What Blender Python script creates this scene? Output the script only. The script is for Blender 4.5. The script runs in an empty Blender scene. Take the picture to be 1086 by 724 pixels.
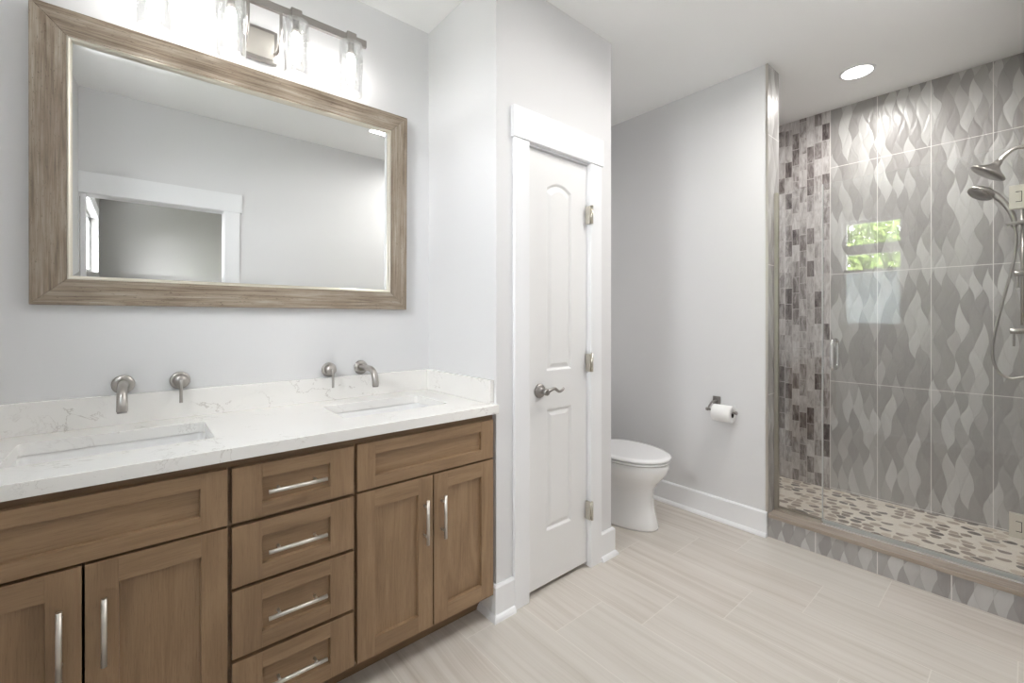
import bpy, bmesh, math, random
from mathutils import Vector, Matrix
random.seed(7)
PI = math.pi
sc = bpy.context.scene
COL = sc.collection

# ---------------------------------------------------------------- camera
cam_d = bpy.data.cameras.new('camera'); cam = bpy.data.objects.new('camera', cam_d); COL.objects.link(cam)
cam.location = (0, 0, 1.25)
cam.rotation_euler = (PI/2, 0, math.radians(49.607-90))
cam_d.sensor_width = 36; cam_d.lens = 36*468.26/1086
cam_d.shift_y = -(362-337.84)/1086
cam_d.clip_start = 0.01; cam_d.clip_end = 100
sc.camera = cam

# ---------------------------------------------------------------- world, exposure
w = bpy.data.worlds.new('sky'); sc.world = w; w.use_nodes = True
bg = w.node_tree.nodes['Background']; bg.inputs[0].default_value = (.975, .985, 1.0, 1); bg.inputs[1].default_value = 21.0
vs = sc.view_settings
vs.view_transform = 'Standard'; vs.look = 'None'; vs.gamma = 1; vs.use_curve_mapping = False
vs.exposure = 0.88
try:
    sc.cycles.use_denoising = True
    sc.cycles.max_bounces = 14; sc.cycles.diffuse_bounces = 8; sc.cycles.glossy_bounces = 6
    sc.cycles.transparent_max_bounces = 24; sc.cycles.transmission_bounces = 8
    sc.cycles.caustics_reflective = False; sc.cycles.caustics_refractive = False
    sc.cycles.sample_clamp_indirect = 6
except Exception: pass

H = 2.715            # ceiling height
YV = 2.008           # vanity wall
XE = 1.145           # end wall beside the vanity
YC = 1.447           # linen closet front
XC = 1.923           # linen closet side
XT = 2.76            # toilet wall
YJ = 0.978           # end of the toilet wall
XJ = 2.93            # inner face of that wall
XS = 3.72            # shower back wall
YN = -0.022          # wall the camera's doorway is in
XL = -0.42           # left wall with the window
YB = 2.14            # wall behind the toilet
ZS = 0.055           # shower floor

def area_light(name, loc, rot, sx, sy, power, color=(1, 1, 1), portal=False, spread=PI, shape='RECTANGLE'):
    d = bpy.data.lights.new(name, 'AREA'); d.shape = shape; d.size = sx; d.size_y = sy
    d.energy = power; d.color = color; d.spread = spread
    o = bpy.data.objects.new(name, d); o.location = loc; o.rotation_euler = rot; COL.objects.link(o)
    if portal: d.cycles.is_portal = True
    return o
# daylight through the bathroom window and the window of the adjoining room (portals for the sky)
area_light('window_portal', (XL-.12, 1.135, 1.75), (0, -PI/2, 0), 1.2, .52, 1, portal=True)
area_light('bedroom_window_portal', (-.48, -1.88, 1.925), (0, -PI/2, 0), .65, 1.5, 1, portal=True)
# ceiling lamps and added fill lights
def lamp_light(name, x, y, power, size=.13, spread=PI*.94, z=H-.012):
    return area_light(name, (x, y, z), (0, 0, 0), size, size, power, (1, .975, .945), spread=spread, shape='DISK')
lamp_light('room_downlight_lamp', 1.40, .80, 1.5)
lamp_light('entry_fill_light', 2.20, .45, 8)  # added fill light out of view, brightens toilet wall, floor and shower side
lamp_light('shower_downlight_lamp', 3.257, .668, 4.8)
area_light('bedroom_fill_light', (.9, -1.5, H-.05), (0, 0, 0), .5, .5, 2.5, (1, .97, .93), shape='DISK')  # added fill light, no fixture, brightens the unseen part of the adjoining room

# ---------------------------------------------------------------- node helpers
class N:
    def __init__(s, name):
        s.m = bpy.data.materials.new(name); s.m.use_nodes = True; s.t = s.m.node_tree
        s.p = s.t.nodes['Principled BSDF']; s.out = s.t.nodes['Material Output']
    def new(s, kind, **kw):
        n = s.t.nodes.new(kind)
        for k, v in kw.items(): setattr(n, k, v)
        return n
    def put(s, sock, v):
        if isinstance(v, bpy.types.NodeSocket): s.t.links.new(v, sock)
        else: sock.default_value = v
    def m_(s, op, a, b=None, c=None):
        n = s.new('ShaderNodeMath', operation=op); s.put(n.inputs[0], a)
        if b is not None: s.put(n.inputs[1], b)
        if c is not None: s.put(n.inputs[2], c)
        return n.outputs[0]
    def add(s, a, b): return s.m_('ADD', a, b)
    def sub(s, a, b): return s.m_('SUBTRACT', a, b)
    def mul(s, a, b): return s.m_('MULTIPLY', a, b)
    def div(s, a, b): return s.m_('DIVIDE', a, b)
    def floor(s, a): return s.m_('FLOOR', a)
    def fract(s, a): return s.m_('FRACT', a)
    def abs(s, a): return s.m_('ABSOLUTE', a)
    def sin(s, a): return s.m_('SINE', a)
    def lt(s, a, b): return s.m_('LESS_THAN', a, b)
    def gt(s, a, b): return s.m_('GREATER_THAN', a, b)
    def mod(s, a, b): return s.m_('FLOORED_MODULO', a, b)
    def co(s):
        tc = s.new('ShaderNodeTexCoord'); sp = s.new('ShaderNodeSeparateXYZ'); s.t.links.new(tc.outputs['Object'], sp.inputs[0])
        return sp.outputs[0], sp.outputs[1], sp.outputs[2]
    def vec(s, x=0., y=0., z=0.):
        n = s.new('ShaderNodeCombineXYZ'); s.put(n.inputs[0], x); s.put(n.inputs[1], y); s.put(n.inputs[2], z); return n.outputs[0]
    def noise(s, v, scale=5., detail=2., rough=.5, dist=0.):
        n = s.new('ShaderNodeTexNoise'); s.put(n.inputs['Vector'], v); s.put(n.inputs['Scale'], scale)
        s.put(n.inputs['Detail'], detail); s.put(n.inputs['Roughness'], rough); s.put(n.inputs['Distortion'], dist)
        return n.outputs['Fac']
    def white(s, v):
        n = s.new('ShaderNodeTexWhiteNoise', noise_dimensions='3D'); s.put(n.inputs['Vector'], v); return n.outputs['Value']
    def smooth(s, a, lo, hi, o0=0., o1=1.):
        n = s.new('ShaderNodeMapRange', interpolation_type='SMOOTHSTEP'); s.put(n.inputs[0], a)
        for i, v in enumerate((lo, hi, o0, o1)): s.put(n.inputs[i+1], v)
        return n.outputs[0]
    def ramp(s, fac, stops, mode='LINEAR'):
        n = s.new('ShaderNodeValToRGB'); s.put(n.inputs[0], fac); cr = n.color_ramp; cr.interpolation = mode
        while len(cr.elements) < len(stops): cr.elements.new(.5)
        for e, (p, c) in zip(cr.elements, stops): e.position = p; e.color = (*c, 1)
        return n.outputs[0]
    def mix(s, fac, a, b, mode='MIX'):
        n = s.new('ShaderNodeMix', data_type='RGBA', blend_type=mode)
        s.put(n.inputs[0], fac)
        s.put(n.inputs[6], (*a, 1) if isinstance(a, tuple) else a); s.put(n.inputs[7], (*b, 1) if isinstance(b, tuple) else b)
        return n.outputs[2]
    def set(s, color=None, rough=None, metal=None, **kw):
        if color is not None: s.put(s.p.inputs['Base Color'], (*color, 1) if isinstance(color, tuple) else color)
        if rough is not None: s.put(s.p.inputs['Roughness'], rough)
        if metal is not None: s.put(s.p.inputs['Metallic'], metal)
        for k, v in kw.items(): s.put(s.p.inputs[k.replace('_', ' ')], v)
        return s
    def bump(s, h, strength=.3, dist=.01):
        n = s.new('ShaderNodeBump'); s.put(n.inputs['Strength'], strength); s.put(n.inputs['Distance'], dist)
        s.put(n.inputs['Height'], h); s.t.links.new(n.outputs[0], s.p.inputs['Normal'])

def srgb(r, g, b):
    f = lambda c: (c/255/12.92) if c/255 <= .04045 else ((c/255+.055)/1.055)**2.4
    return (f(r), f(g), f(b))

def paint(name, c, rough=.55, bump=.02):
    n = N(name); x, y, z = n.co()
    v = n.vec(x, y, z)
    n.set(n.mix(n.noise(v, 1.7, 2), tuple(k*.985 for k in c), c), rough)
    n.bump(n.noise(v, 240., 2), bump, .001)
    return n.m

M = {}
M['wall'] = paint('wall_paint', srgb(225, 225, 226), .6)
M['ceiling'] = paint('ceiling_paint', srgb(247, 247, 246), .8)
M['trim'] = paint('white_trim_paint', srgb(240, 241, 243), .32, .01)
M['door'] = paint('door_paint', srgb(238, 238, 238), .35, .01)
M['bedroom_wall'] = paint('bedroom_wall_paint', srgb(176, 175, 173), .7)
M['dark'] = paint('dark_gap', (.02, .018, .016), .8)
M['porcelain'] = N('porcelain').set((.86, .86, .86), .08, 0, Coat_Weight=.4).m
M['plastic'] = N('white_seat_plastic').set((.86, .86, .865), .16).m
M['rubber'] = N('rubber').set((.03, .03, .03), .6).m

def metal(name, c, rough, scale=300, axis=2):
    n = N(name); x, y, z = n.co()
    n.set(c, n.smooth(n.noise(n.vec(x, y, z), 12., 2), .3, .7, rough*.93, rough*1.08), 1.0)
    return n.m
M['nickel'] = metal('brushed_nickel', (.47, .445, .42), .30)
M['nickel_dark'] = metal('aged_nickel', (.36, .34, .325), .36)
M['chrome'] = metal('chrome', (.80, .80, .79), .10)
M['satin'] = metal('satin_nickel_bar', (.72, .69, .64), .40)
M['hinge'] = metal('hinge_nickel', (.66, .63, .56), .3)
M['cap_metal'] = metal('tile_edge_trim', (.62, .59, .55), .35)

def oak(name, axis, c0, c1, c2):
    """stained oak, grain along the given axis (0 x, 2 z) with slow board-to-board change"""
    n = N(name); x, y, z = n.co()
    ri = n.new('ShaderNodeObjectInfo').outputs['Random']
    off = n.mul(ri, 9.)
    if axis == 2: a, b = z, x
    else: a, b = x, z
    v = n.vec(n.add(n.mul(b, 1.), off), n.mul(y, 1.), n.mul(a, .11))
    wide = n.noise(v, 17., 3, .55, 1.6)
    fine = n.noise(n.vec(n.add(b, off), y, n.mul(a, .035)), 260., 3, .6)
    pores = n.noise(n.vec(n.add(b, off), y, n.mul(a, .05)), 520., 2, .6)
    board = n.white(n.vec(n.floor(n.mul(n.add(b, off), 9.)), axis, off))
    t = n.add(n.mul(wide, .66), n.mul(fine, .34))
    col = n.ramp(t, [(.30, c0), (.50, c1), (.70, c2)])
    col = n.mix(n.mul(n.smooth(pores, .56, .70), .28), col, tuple(k*.55 for k in c0))
    col = n.mix(n.mul(board, .22), col, tuple(k*.74 for k in c1))
    n.set(col, n.smooth(fine, .3, .7, .36, .52)); n.bump(n.add(fine, n.mul(pores, .7)), .12, .0012)
    return n.m
OC = ((.215, .133, .072), (.292, .187, .104), (.365, .243, .142))
M['oak_v'] = oak('oak_vertical_grain', 2, *OC)
M['oak_h'] = oak('oak_horizontal_grain', 0, *OC)
OD = tuple(tuple(k*.78 for k in c) for c in OC)
M['oak_frame'] = oak('oak_face_frame', 0, *OD)

def weathered(name, axis):
    n = N(name); x, y, z = n.co()
    a, b = (z, x) if axis == 2 else (x, z)
    s1 = n.noise(n.vec(b, y, n.mul(a, .035)), 95., 4, .65, .4)
    s2 = n.noise(n.vec(b, y, n.mul(a, .02)), 420., 3, .7)
    patch = n.noise(n.vec(n.mul(b, 1.), y, n.mul(a, .3)), 14., 3, .6, .5)
    t = n.add(n.mul(s1, .5), n.add(n.mul(s2, .25), n.mul(patch, .25)))
    col = n.ramp(t, [(.36, srgb(98, 84, 70)), (.46, srgb(134, 118, 101)), (.55, srgb(160, 147, 131)), (.66, srgb(188, 178, 164))])
    dots = n.noise(n.vec(b, y, n.mul(a, .25)), 260., 2, .7)
    col = n.mix(n.mul(n.smooth(dots, .62, .70), .55), col, srgb(72, 56, 42))
    n.set(col, n.smooth(s1, .3, .7, .34, .5)); n.bump(n.add(s1, s2), .25, .002)
    return n.m
M['weath_h'] = weathered('weathered_wood_horizontal', 0)
M['weath_v'] = weathered('weathered_wood_vertical', 2)
M['bead'] = metal('champagne_bead', (.80, .755, .66), .30)

def quartz():
    n = N('white_quartz'); x, y, z = n.co(); v = n.vec(x, y, z)
    a = n.noise(v, 5.5, 5, .62, .9)
    vein = n.smooth(n.abs(n.sub(a, .5)), 0., .013, 1., 0.)
    mask = n.smooth(n.noise(n.vec(n.add(x, 4.), y, z), 4.2, 2), .50, .66)
    b = n.noise(n.vec(n.add(x, 11.), n.add(y, 3.), z), 13., 4, .6, 1.4)
    vein2 = n.smooth(n.abs(n.sub(b, .5)), 0., .012, 1., 0.)
    mask2 = n.smooth(n.noise(n.vec(n.add(x, 7.7), y, z), 7., 2), .56, .68)
    f = n.m_('MAXIMUM', n.mul(vein, n.mul(mask, .42)), n.mul(vein2, n.mul(mask2, .38)))
    fl = n.mul(n.smooth(n.noise(v, 160., 2), .70, .78), .18)
    base = n.mix(n.noise(v, 3., 3), srgb(236, 234, 230), srgb(242, 241, 239))
    n.set(n.mix(n.m_('MAXIMUM', f, fl), base, srgb(150, 140, 130)), .17)
    return n.m
M['quartz'] = quartz()

def floor_tile():
    n = N('floor_tile'); x, y, z = n.co()
    W, L = .2935, .60
    u = n.div(n.sub(x, 2.745), W)
    col = n.floor(u); fu = n.sub(u, col)
    v = n.div(n.sub(y, n.add(.43, n.mul(n.mul(n.add(col, 1.), 1.), -.2))), L)
    row = n.floor(v); fv = n.sub(v, row)
    du = n.mul(n.m_('MINIMUM', fu, n.sub(1., fu)), W)
    dv = n.mul(n.m_('MINIMUM', fv, n.sub(1., fv)), L)
    d = n.m_('MINIMUM', du, dv)
    gl = n.smooth(d, .0010, .0022, 1., 0.)
    r = n.white(n.vec(col, row, 3.)); r2 = n.white(n.vec(col, row, 9.))
    xx = n.add(x, n.mul(r, 13.))
    wob = n.mul(n.sub(n.noise(n.vec(xx, n.mul(y, .8), r), 2.2, 2), .5), .05)
    s = n.noise(n.vec(n.add(xx, wob), n.mul(y, .02), 0.), 30., 4, .62)
    f = n.noise(n.vec(n.add(xx, wob), n.mul(y, .012), 4.), 170., 3, .6)
    soft = n.noise(n.vec(xx, n.mul(y, .35), 0.), 5., 2)
    t = n.add(n.mul(s, .52), n.add(n.mul(f, .26), n.mul(soft, .22)))
    c = n.ramp(t, [(.30, srgb(176, 165, 153)), (.42, srgb(194, 186, 176)), (.52, srgb(206, 199, 191)), (.70, srgb(217, 212, 205))])
    c = n.mix(n.mul(r2, .35), c, srgb(208, 206, 199))
    c = n.mix(n.mul(gl, .75), c, srgb(222, 217, 209))
    n.set(c, n.smooth(f, .3, .7, .30, .42)); n.bump(n.sub(1., gl), .25, .001)
    return n.m
M['floor'] = floor_tile()

def leaf_color(n, u, v, u0, W=.2585, v0=.065, Hh=.748):
    """wavy leaf relief wall tile: returns (colour, bump height, roughness)"""
    cw = W/9; Lh = .22
    vv = n.div(n.sub(v, v0), Lh)
    warp = n.mul(n.sub(n.noise(n.vec(n.mul(u, 3.), n.mul(v, 2.), 1.), 2.2, 1), .5), .55)
    th = n.mul(n.add(vv, warp), 2*PI)
    S0 = n.sin(th); S = n.add(n.mul(S0, .45), n.mul(n.m_('ARCSINE', n.mul(S0, .9999)), .35))
    s = n.add(n.div(n.sub(u, u0), cw), n.add(n.mul(n.sin(n.add(th, 1.1)), .22), n.mul(n.sub(n.noise(n.vec(u, n.mul(v, .6), 5.), 6., 1), .5), .5)))
    r = n.floor(n.add(s, .5))
    par = n.sub(1., n.mul(n.mod(r, 2.), 2.))
    b = n.add(r, n.mul(n.mul(par, S), .52))
    side = n.lt(s, b)
    cell = n.sub(r, side)
    odd = n.mod(cell, 2.)
    idv = n.floor(n.sub(n.add(vv, warp), n.add(.25, n.mul(odd, .5))))
    d = n.abs(n.sub(s, b))
    rnd = n.white(n.vec(cell, idv, 1.)); rnd2 = n.white(n.vec(cell, idv, 7.))
    grad = n.mul(n.sub(s, cell), n.sub(n.mul(rnd2, 1.2), .6))
    t = n.add(rnd, n.mul(grad, .12))
    c = n.ramp(t, [(.10, srgb(154, 151, 149)), (.42, srgb(162, 159, 157)), (.60, srgb(174, 172, 170)), (.80, srgb(190, 189, 187)), (1., srgb(198, 197, 195))])
    edge = n.smooth(d, .0, .07, 1., 0.)
    c = n.mix(n.mul(edge, .28), c, srgb(140, 137, 134))
    lin = n.noise(n.vec(n.mul(u, 1.), n.mul(v, .05), 0.), 120., 2)
    c = n.mix(n.mul(n.smooth(lin, .35, .7), .12), c, srgb(176, 172, 168))
    # grout
    gu = n.div(n.sub(u, u0), W); fu = n.fract(gu); du = n.mul(n.m_('MINIMUM', fu, n.sub(1., fu)), W)
    gv = n.div(n.sub(v, v0), Hh); fv = n.fract(gv); dv = n.mul(n.m_('MINIMUM', fv, n.sub(1., fv)), Hh)
    g = n.smooth(n.m_('MINIMUM', du, dv), .0012, .0024, 1., 0.)
    c = n.mix(g, c, srgb(226, 223, 220))
    h = n.add(n.mul(n.smooth(d, 0., .55), .8), grad)
    h = n.sub(h, n.mul(g, .5))
    rough = n.add(.30, n.mul(g, .4))
    return c, h, rough
def leaf_tile(name, ua, u0, mosaic=False, v0=.065):
    n = N(name); xyz = n.co(); u, v = xyz[ua], xyz[2]
    c, h, r = leaf_color(n, u, v, u0, v0=v0)
    if mosaic:
        cw, rh = .047, .118
        cu = n.div(n.sub(u, .917), cw); ci = n.floor(cu); fu = n.sub(cu, ci)
        off = n.white(n.vec(ci, 2., 2.))
        rv = n.add(n.div(v, rh), off); ri = n.floor(rv); fv = n.sub(rv, ri)
        rnd = n.white(n.vec(ci, ri, 5.)); rnd2 = n.white(n.vec(ci, ri, 8.))
        mott = n.noise(n.vec(n.add(u, rnd), n.mul(v, .22), rnd2), 42., 4, .62, .8)
        t = n.add(n.mul(n.m_('POWER', rnd, 1.4), .50), n.mul(n.sub(mott, .30), 1.15))
        mc = n.ramp(t, [(.08, srgb(214, 211, 210)), (.36, srgb(182, 177, 175)), (.58, srgb(138, 131, 129)), (.82, srgb(92, 84, 84)), (1., srgb(62, 56, 56))])
        d = n.m_('MINIMUM', n.mul(n.m_('MINIMUM', fu, n.sub(1., fu)), cw), n.mul(n.m_('MINIMUM', fv, n.sub(1., fv)), rh))
        g = n.smooth(d, .0010, .0026, 1., 0.)
        mc = n.mix(g, mc, srgb(198, 192, 190))
        k = n.gt(u, .917)
        c = n.mix(k, c, mc)
        h = n.add(n.mul(h, n.sub(1., k)), n.mul(k, n.sub(mott, g)))
        r = n.add(n.mul(r, n.sub(1., k)), n.mul(k, .16))
    n.set(c, r, Specular_IOR_Level=.38); n.bump(h, .26, .005)
    return n.m
M['leaf_back'] = leaf_tile('leaf_relief_tile_and_mosaic', 1, .9145, True)
M['leaf_curb'] = leaf_tile('leaf_relief_tile_curb', 1, .746, v0=-.09)
M['leaf_x'] = leaf_tile('leaf_relief_tile_jamb', 0, 2.93)
M['leaf_y'] = leaf_tile('leaf_relief_tile_side', 1, .9145)

def stone_cap():
    n = N('curb_cap_stone'); x, y, z = n.co()
    s = n.noise(n.vec(x, n.mul(y, .06), z), 60., 3, .6)
    n.set(n.ramp(s, [(.3, srgb(150, 137, 124)), (.7, srgb(178, 166, 154))]), .35); return n.m
M['cap'] = stone_cap()

def pebbles():
    n = N('pebble_mosaic'); x, y, z = n.co()
    wv = n.vec(n.mul(x, 1.12), n.mul(y, .92), 0.)
    vo = n.new('ShaderNodeTexVoronoi', voronoi_dimensions='2D', feature='F1'); n.put(vo.inputs['Vector'], wv); n.put(vo.inputs['Scale'], 17.); n.put(vo.inputs['Randomness'], .72)
    ve = n.new('ShaderNodeTexVoronoi', voronoi_dimensions='2D', feature='DISTANCE_TO_EDGE'); n.put(ve.inputs['Vector'], wv); n.put(ve.inputs['Scale'], 17.); n.put(ve.inputs['Randomness'], .72)
    sp = n.new('ShaderNodeSeparateColor'); n.t.links.new(vo.outputs['Color'], sp.inputs[0])
    c = n.ramp(sp.outputs[0], [(0., srgb(234, 226, 215)), (.20, srgb(206, 192, 176)), (.34, srgb(176, 160, 146)), (.52, srgb(150, 134, 122)), (.72, srgb(124, 110, 102)), (.88, srgb(94, 86, 82))], 'CONSTANT')
    mot = n.noise(n.vec(x, y, sp.outputs[1]), 60., 3)
    c = n.mix(n.mul(mot, .25), c, srgb(190, 180, 165))
    e = n.smooth(ve.outputs['Distance'], .05, .085)
    r = n.smooth(vo.outputs['Distance'], .42, .47, 1., 0.)
    k = n.mul(e, r)
    n.set(n.mix(k, srgb(228, 220, 209), c), n.add(.6, n.mul(k, -.3))); n.bump(k, .4, .003); return n.m
M['pebble'] = pebbles()

def thin_glass(name, tint=(.992, .997, .994), seeded=False):
    n = N(name); n.t.nodes.remove(n.p)
    g = n.new('ShaderNodeNewGeometry'); dp = n.new('ShaderNodeVectorMath', operation='DOT_PRODUCT')
    n.t.links.new(g.outputs['Incoming'], dp.inputs[0]); n.t.links.new(g.outputs['Normal'], dp.inputs[1])
    c = n.abs(dp.outputs['Value'])
    F = n.add(.042, n.mul(.958, n.m_('POWER', n.sub(1., c), 5.)))
    tr = n.new('ShaderNodeBsdfTransparent'); tr.inputs[0].default_value = (*tint, 1)
    gl = n.new('ShaderNodeBsdfGlossy'); gl.inputs['Roughness'].default_value = 0.0; gl.inputs[0].default_value = (1, 1, 1, 1)
    if seeded:
        x, y, z = n.co(); vo = n.new('ShaderNodeTexVoronoi', feature='F1'); n.put(vo.inputs['Vector'], n.vec(x, y, n.mul(z, .7))); n.put(vo.inputs['Scale'], 85.)
        spot = n.smooth(vo.outputs['Distance'], .10, .22, 1., 0.)
        b = n.new('ShaderNodeBump'); b.inputs['Strength'].default_value = .5; b.inputs['Distance'].default_value = .004
        n.put(b.inputs['Height'], n.add(spot, n.noise(n.vec(x, y, z), 60., 2))); n.t.links.new(b.outputs[0], gl.inputs['Normal'])
        F = n.m_('MINIMUM', n.add(F, n.add(.07, n.mul(spot, .30))), 1.)
    mx = n.new('ShaderNodeMixShader'); n.put(mx.inputs[0], F)
    n.t.links.new(tr.outputs[0], mx.inputs[1]); n.t.links.new(gl.outputs[0], mx.inputs[2]); n.t.links.new(mx.outputs[0], n.out.inputs[0])
    return n.m
M['glass'] = thin_glass('clear_shower_glass')
M['pane'] = thin_glass('window_pane', (1, 1, 1))
M['seeded'] = thin_glass('seeded_shade_glass', (.94, .945, .945), True)
def frosted():
    n = N('frosted_film'); n.t.nodes.remove(n.p)
    a = n.new('ShaderNodeBsdfTranslucent'); a.inputs[0].default_value = (.40, .43, .44, 1)
    b = n.new('ShaderNodeBsdfDiffuse'); b.inputs[0].default_value = (.8, .82, .83, 1)
    mx = n.new('ShaderNodeMixShader'); mx.inputs[0].default_value = .25
    n.t.links.new(a.outputs[0], mx.inputs[1]); n.t.links.new(b.outputs[0], mx.inputs[2]); n.t.links.new(mx.outputs[0], n.out.inputs[0]); return n.m
M['frosted'] = frosted()
M['mirror'] = N('mirror_silver').set((.90, .915, .91), 0.0, 1.0).m
def glow(name, c, s):
    n = N(name); n.set((1, 1, 1), .5); n.put(n.p.inputs['Emission Color'], (*c, 1)); n.put(n.p.inputs['Emission Strength'], s); return n.m
M['bulb'] = glow('glowing_bulb', (1, .965, .925), 23.)
M['lens'] = glow('glowing_lens', (1, .97, .93), 9.)
def paper():
    n = N('tissue_paper'); x, y, z = n.co(); n.set((.88, .88, .87), .9); n.bump(n.noise(n.vec(x, y, z), 500., 2), .2, .001); return n.m
M['paper'] = paper()
M['seal'] = N('clear_vinyl_seal').set((.78, .80, .78), .35, 0, Transmission_Weight=.35).m
M['strip'] = metal('aluminium_strip', (.92, .91, .89), .5)
M['card'] = N('cardboard').set((.05, .045, .04), .9).m
def leafm():
    n = N('foliage'); x, y, z = n.co()
    n.set(n.ramp(n.noise(n.vec(x, y, z), 3., 3), [(.3, srgb(70, 100, 40)), (.5, srgb(120, 150, 62)), (.7, srgb(176, 196, 110))]), .5)
    n.put(n.p.inputs['Transmission Weight'], 0.0); return n.m
M['foliage'] = leafm()
M['bark'] = paint('bark', srgb(96, 82, 66), .9, .4)
M['lawn'] = paint('lawn_green', srgb(128, 130, 122), .9, .3)

# ---------------------------------------------------------------- mesh helpers
class B:
    def __init__(s): s.v = []; s.f = []; s.mi = []; s.sm = []
    def face(s, idx, m=0, smooth=False): s.f.append(tuple(idx)); s.mi.append(m); s.sm.append(smooth)
    def box(s, x0, x1, y0, y1, z0, z1, m=0):
        o = len(s.v)
        s.v += [(x, y, z) for z in (z0, z1) for y in (y0, y1) for x in (x0, x1)]
        for q in ((0, 2, 3, 1), (4, 5, 7, 6), (0, 1, 5, 4), (2, 6, 7, 3), (0, 4, 6, 2), (1, 3, 7, 5)): s.face([o+i for i in q], m)
        return s
    def loft(s, rings, cap0=True, cap1=True, m=0, smooth=True, closed=False):
        o = len(s.v); n = len(rings[0])
        for r in rings: s.v += [tuple(p) for p in r]
        k = len(rings)
        for i in range(k if closed else k-1):
            a = o+i*n; b = o+((i+1) % k)*n
            for j in range(n): s.face((a+j, a+(j+1) % n, b+(j+1) % n, b+j), m, smooth)
        if not closed:
            if cap0: s.face([o+j for j in reversed(range(n))], m)
            if cap1: s.face([o+(k-1)*n+j for j in range(n)], m)
        return s
    def cyl(s, p0, p1, r0, r1=None, n=24, m=0, cap=True):
        r1 = r0 if r1 is None else r1
        p0, p1 = Vector(p0), Vector(p1); d = (p1-p0).normalized()
        a = d.orthogonal().normalized(); b = d.cross(a)
        ring = lambda c, r: [c+a*(r*math.cos(t))+b*(r*math.sin(t)) for t in [2*PI*i/n for i in range(n)]]
        return s.loft([ring(p0, r0), ring(p1, r1)], cap, cap, m)
    def lathe(s, prof, c, d, n=32, m=0, cap0=True, cap1=True):
        """prof: list of (radius, distance along d)"""
        c, d = Vector(c), Vector(d).normalized(); a = d.orthogonal().normalized(); b = d.cross(a)
        return s.loft([[c+d*h+a*(r*math.cos(t))+b*(r*math.sin(t)) for t in [2*PI*i/n for i in range(n)]] for r, h in prof], cap0, cap1, m)
    def tube(s, pts, r, n=14, m=0, sub=6):
        P = catmull([Vector(p) for p in pts], sub)
        R = r if isinstance(r, (list, tuple)) else None
        rings = []; up = None
        for i, p in enumerate(P):
            d = (P[min(i+1, len(P)-1)]-P[max(i-1, 0)]).normalized()
            if up is None: up = d.orthogonal().normalized()
            up = (up-d*up.dot(d)).normalized(); b = d.cross(up)
            if R:
                q = i/(len(P)-1)*(len(R)-1); j = min(int(q), len(R)-2); rr = R[j]+(R[j+1]-R[j])*(q-j)
            else: rr = r
            rings.append([p+up*(rr*math.cos(t))+b*(rr*math.sin(t)) for t in [2*PI*k/n for k in range(n)]])
        return s.loft(rings, True, True, m)
    def prism(s, pts, axis, a0, a1, m=0):
        """2D outline (counter-clockwise list) extruded along axis 0/1/2"""
        def P(p, a):
            return (a, p[0], p[1]) if axis == 0 else (p[0], a, p[1]) if axis == 1 else (p[0], p[1], a)
        return s.loft([[P(p, a0) for p in pts], [P(p, a1) for p in pts]], True, True, m, False)
    def build(s, name, mats, parent=None, kind=None, bevel=0, loc=None, seg=2, label=None, cat=None, group=None):
        me = bpy.data.meshes.new(name); me.from_pydata(s.v, [], s.f)
        for m in (mats if isinstance(mats, (list, tuple)) else [mats]): me.materials.append(m)
        me.polygons.foreach_set('material_index', s.mi); me.polygons.foreach_set('use_smooth', s.sm)
        bm = bmesh.new(); bm.from_mesh(me); bmesh.ops.recalc_face_normals(bm, faces=bm.faces); bm.to_mesh(me); bm.free()
        me.update()
        o = bpy.data.objects.new(name, me); COL.objects.link(o)
        if parent: o.parent = parent
        if loc: o.location = loc
        if bevel:
            md = o.modifiers.new('bevel', 'BEVEL'); md.width = bevel; md.segments = seg; md.limit_method = 'ANGLE'; md.angle_limit = math.radians(40)
            md.harden_normals = False
        if kind: o['kind'] = kind
        tag(o, label, cat, group)
        return o
def catmull(P, sub):
    if len(P) < 3: return P
    out = []
    for i in range(len(P)-1):
        p0 = P[max(i-1, 0)]; p1 = P[i]; p2 = P[i+1]; p3 = P[min(i+2, len(P)-1)]
        for k in range(sub):
            t = k/sub
            out.append(.5*((2*p1)+(p2-p0)*t+(2*p0-5*p1+4*p2-p3)*t*t+(3*p1-p0-3*p2+p3)*t*t*t))
    out.append(P[-1]); return out
def tag(o, label=None, cat=None, group=None):
    if label: o['label'] = label
    if cat: o['category'] = cat
    if group: o['group'] = group
    return o
def thing(name, label, cat, loc=(0, 0, 0), group=None):
    o = bpy.data.objects.new(name, None); COL.objects.link(o); o.location = loc; o.empty_display_size = .05
    return tag(o, label, cat, group)
def rrect(x0, x1, y0, y1, r, n=6):
    pts = []
    for cx, cy, a in ((x1-r, y1-r, 0), (x0+r, y1-r, 90), (x0+r, y0+r, 180), (x1-r, y0+r, 270)):
        for i in range(n+1):
            t = math.radians(a+90*i/n); pts.append((cx+r*math.cos(t), cy+r*math.sin(t)))
    return pts
def fill_with_holes(outer, holes, axis, a):
    """flat polygon with holes -> (verts, tris)"""
    bm = bmesh.new(); P = lambda p: (a, p[0], p[1]) if axis == 0 else (p[0], a, p[1]) if axis == 1 else (p[0], p[1], a)
    es = []
    for loop in [outer]+holes:
        vs_ = [bm.verts.new(P(p)) for p in loop]
        es += [bm.edges.new((vs_[i], vs_[(i+1) % len(vs_)])) for i in range(len(vs_))]
    bmesh.ops.triangle_fill(bm, edges=es, use_beauty=True)
    bm.verts.index_update()
    v = [tuple(q.co) for q in bm.verts]; f = [tuple(q.index for q in t.verts) for t in bm.faces]
    bm.free(); return v, f

def struct(name, b, mat, **kw): return b.build(name, mat, kind='structure', **kw)

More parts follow.
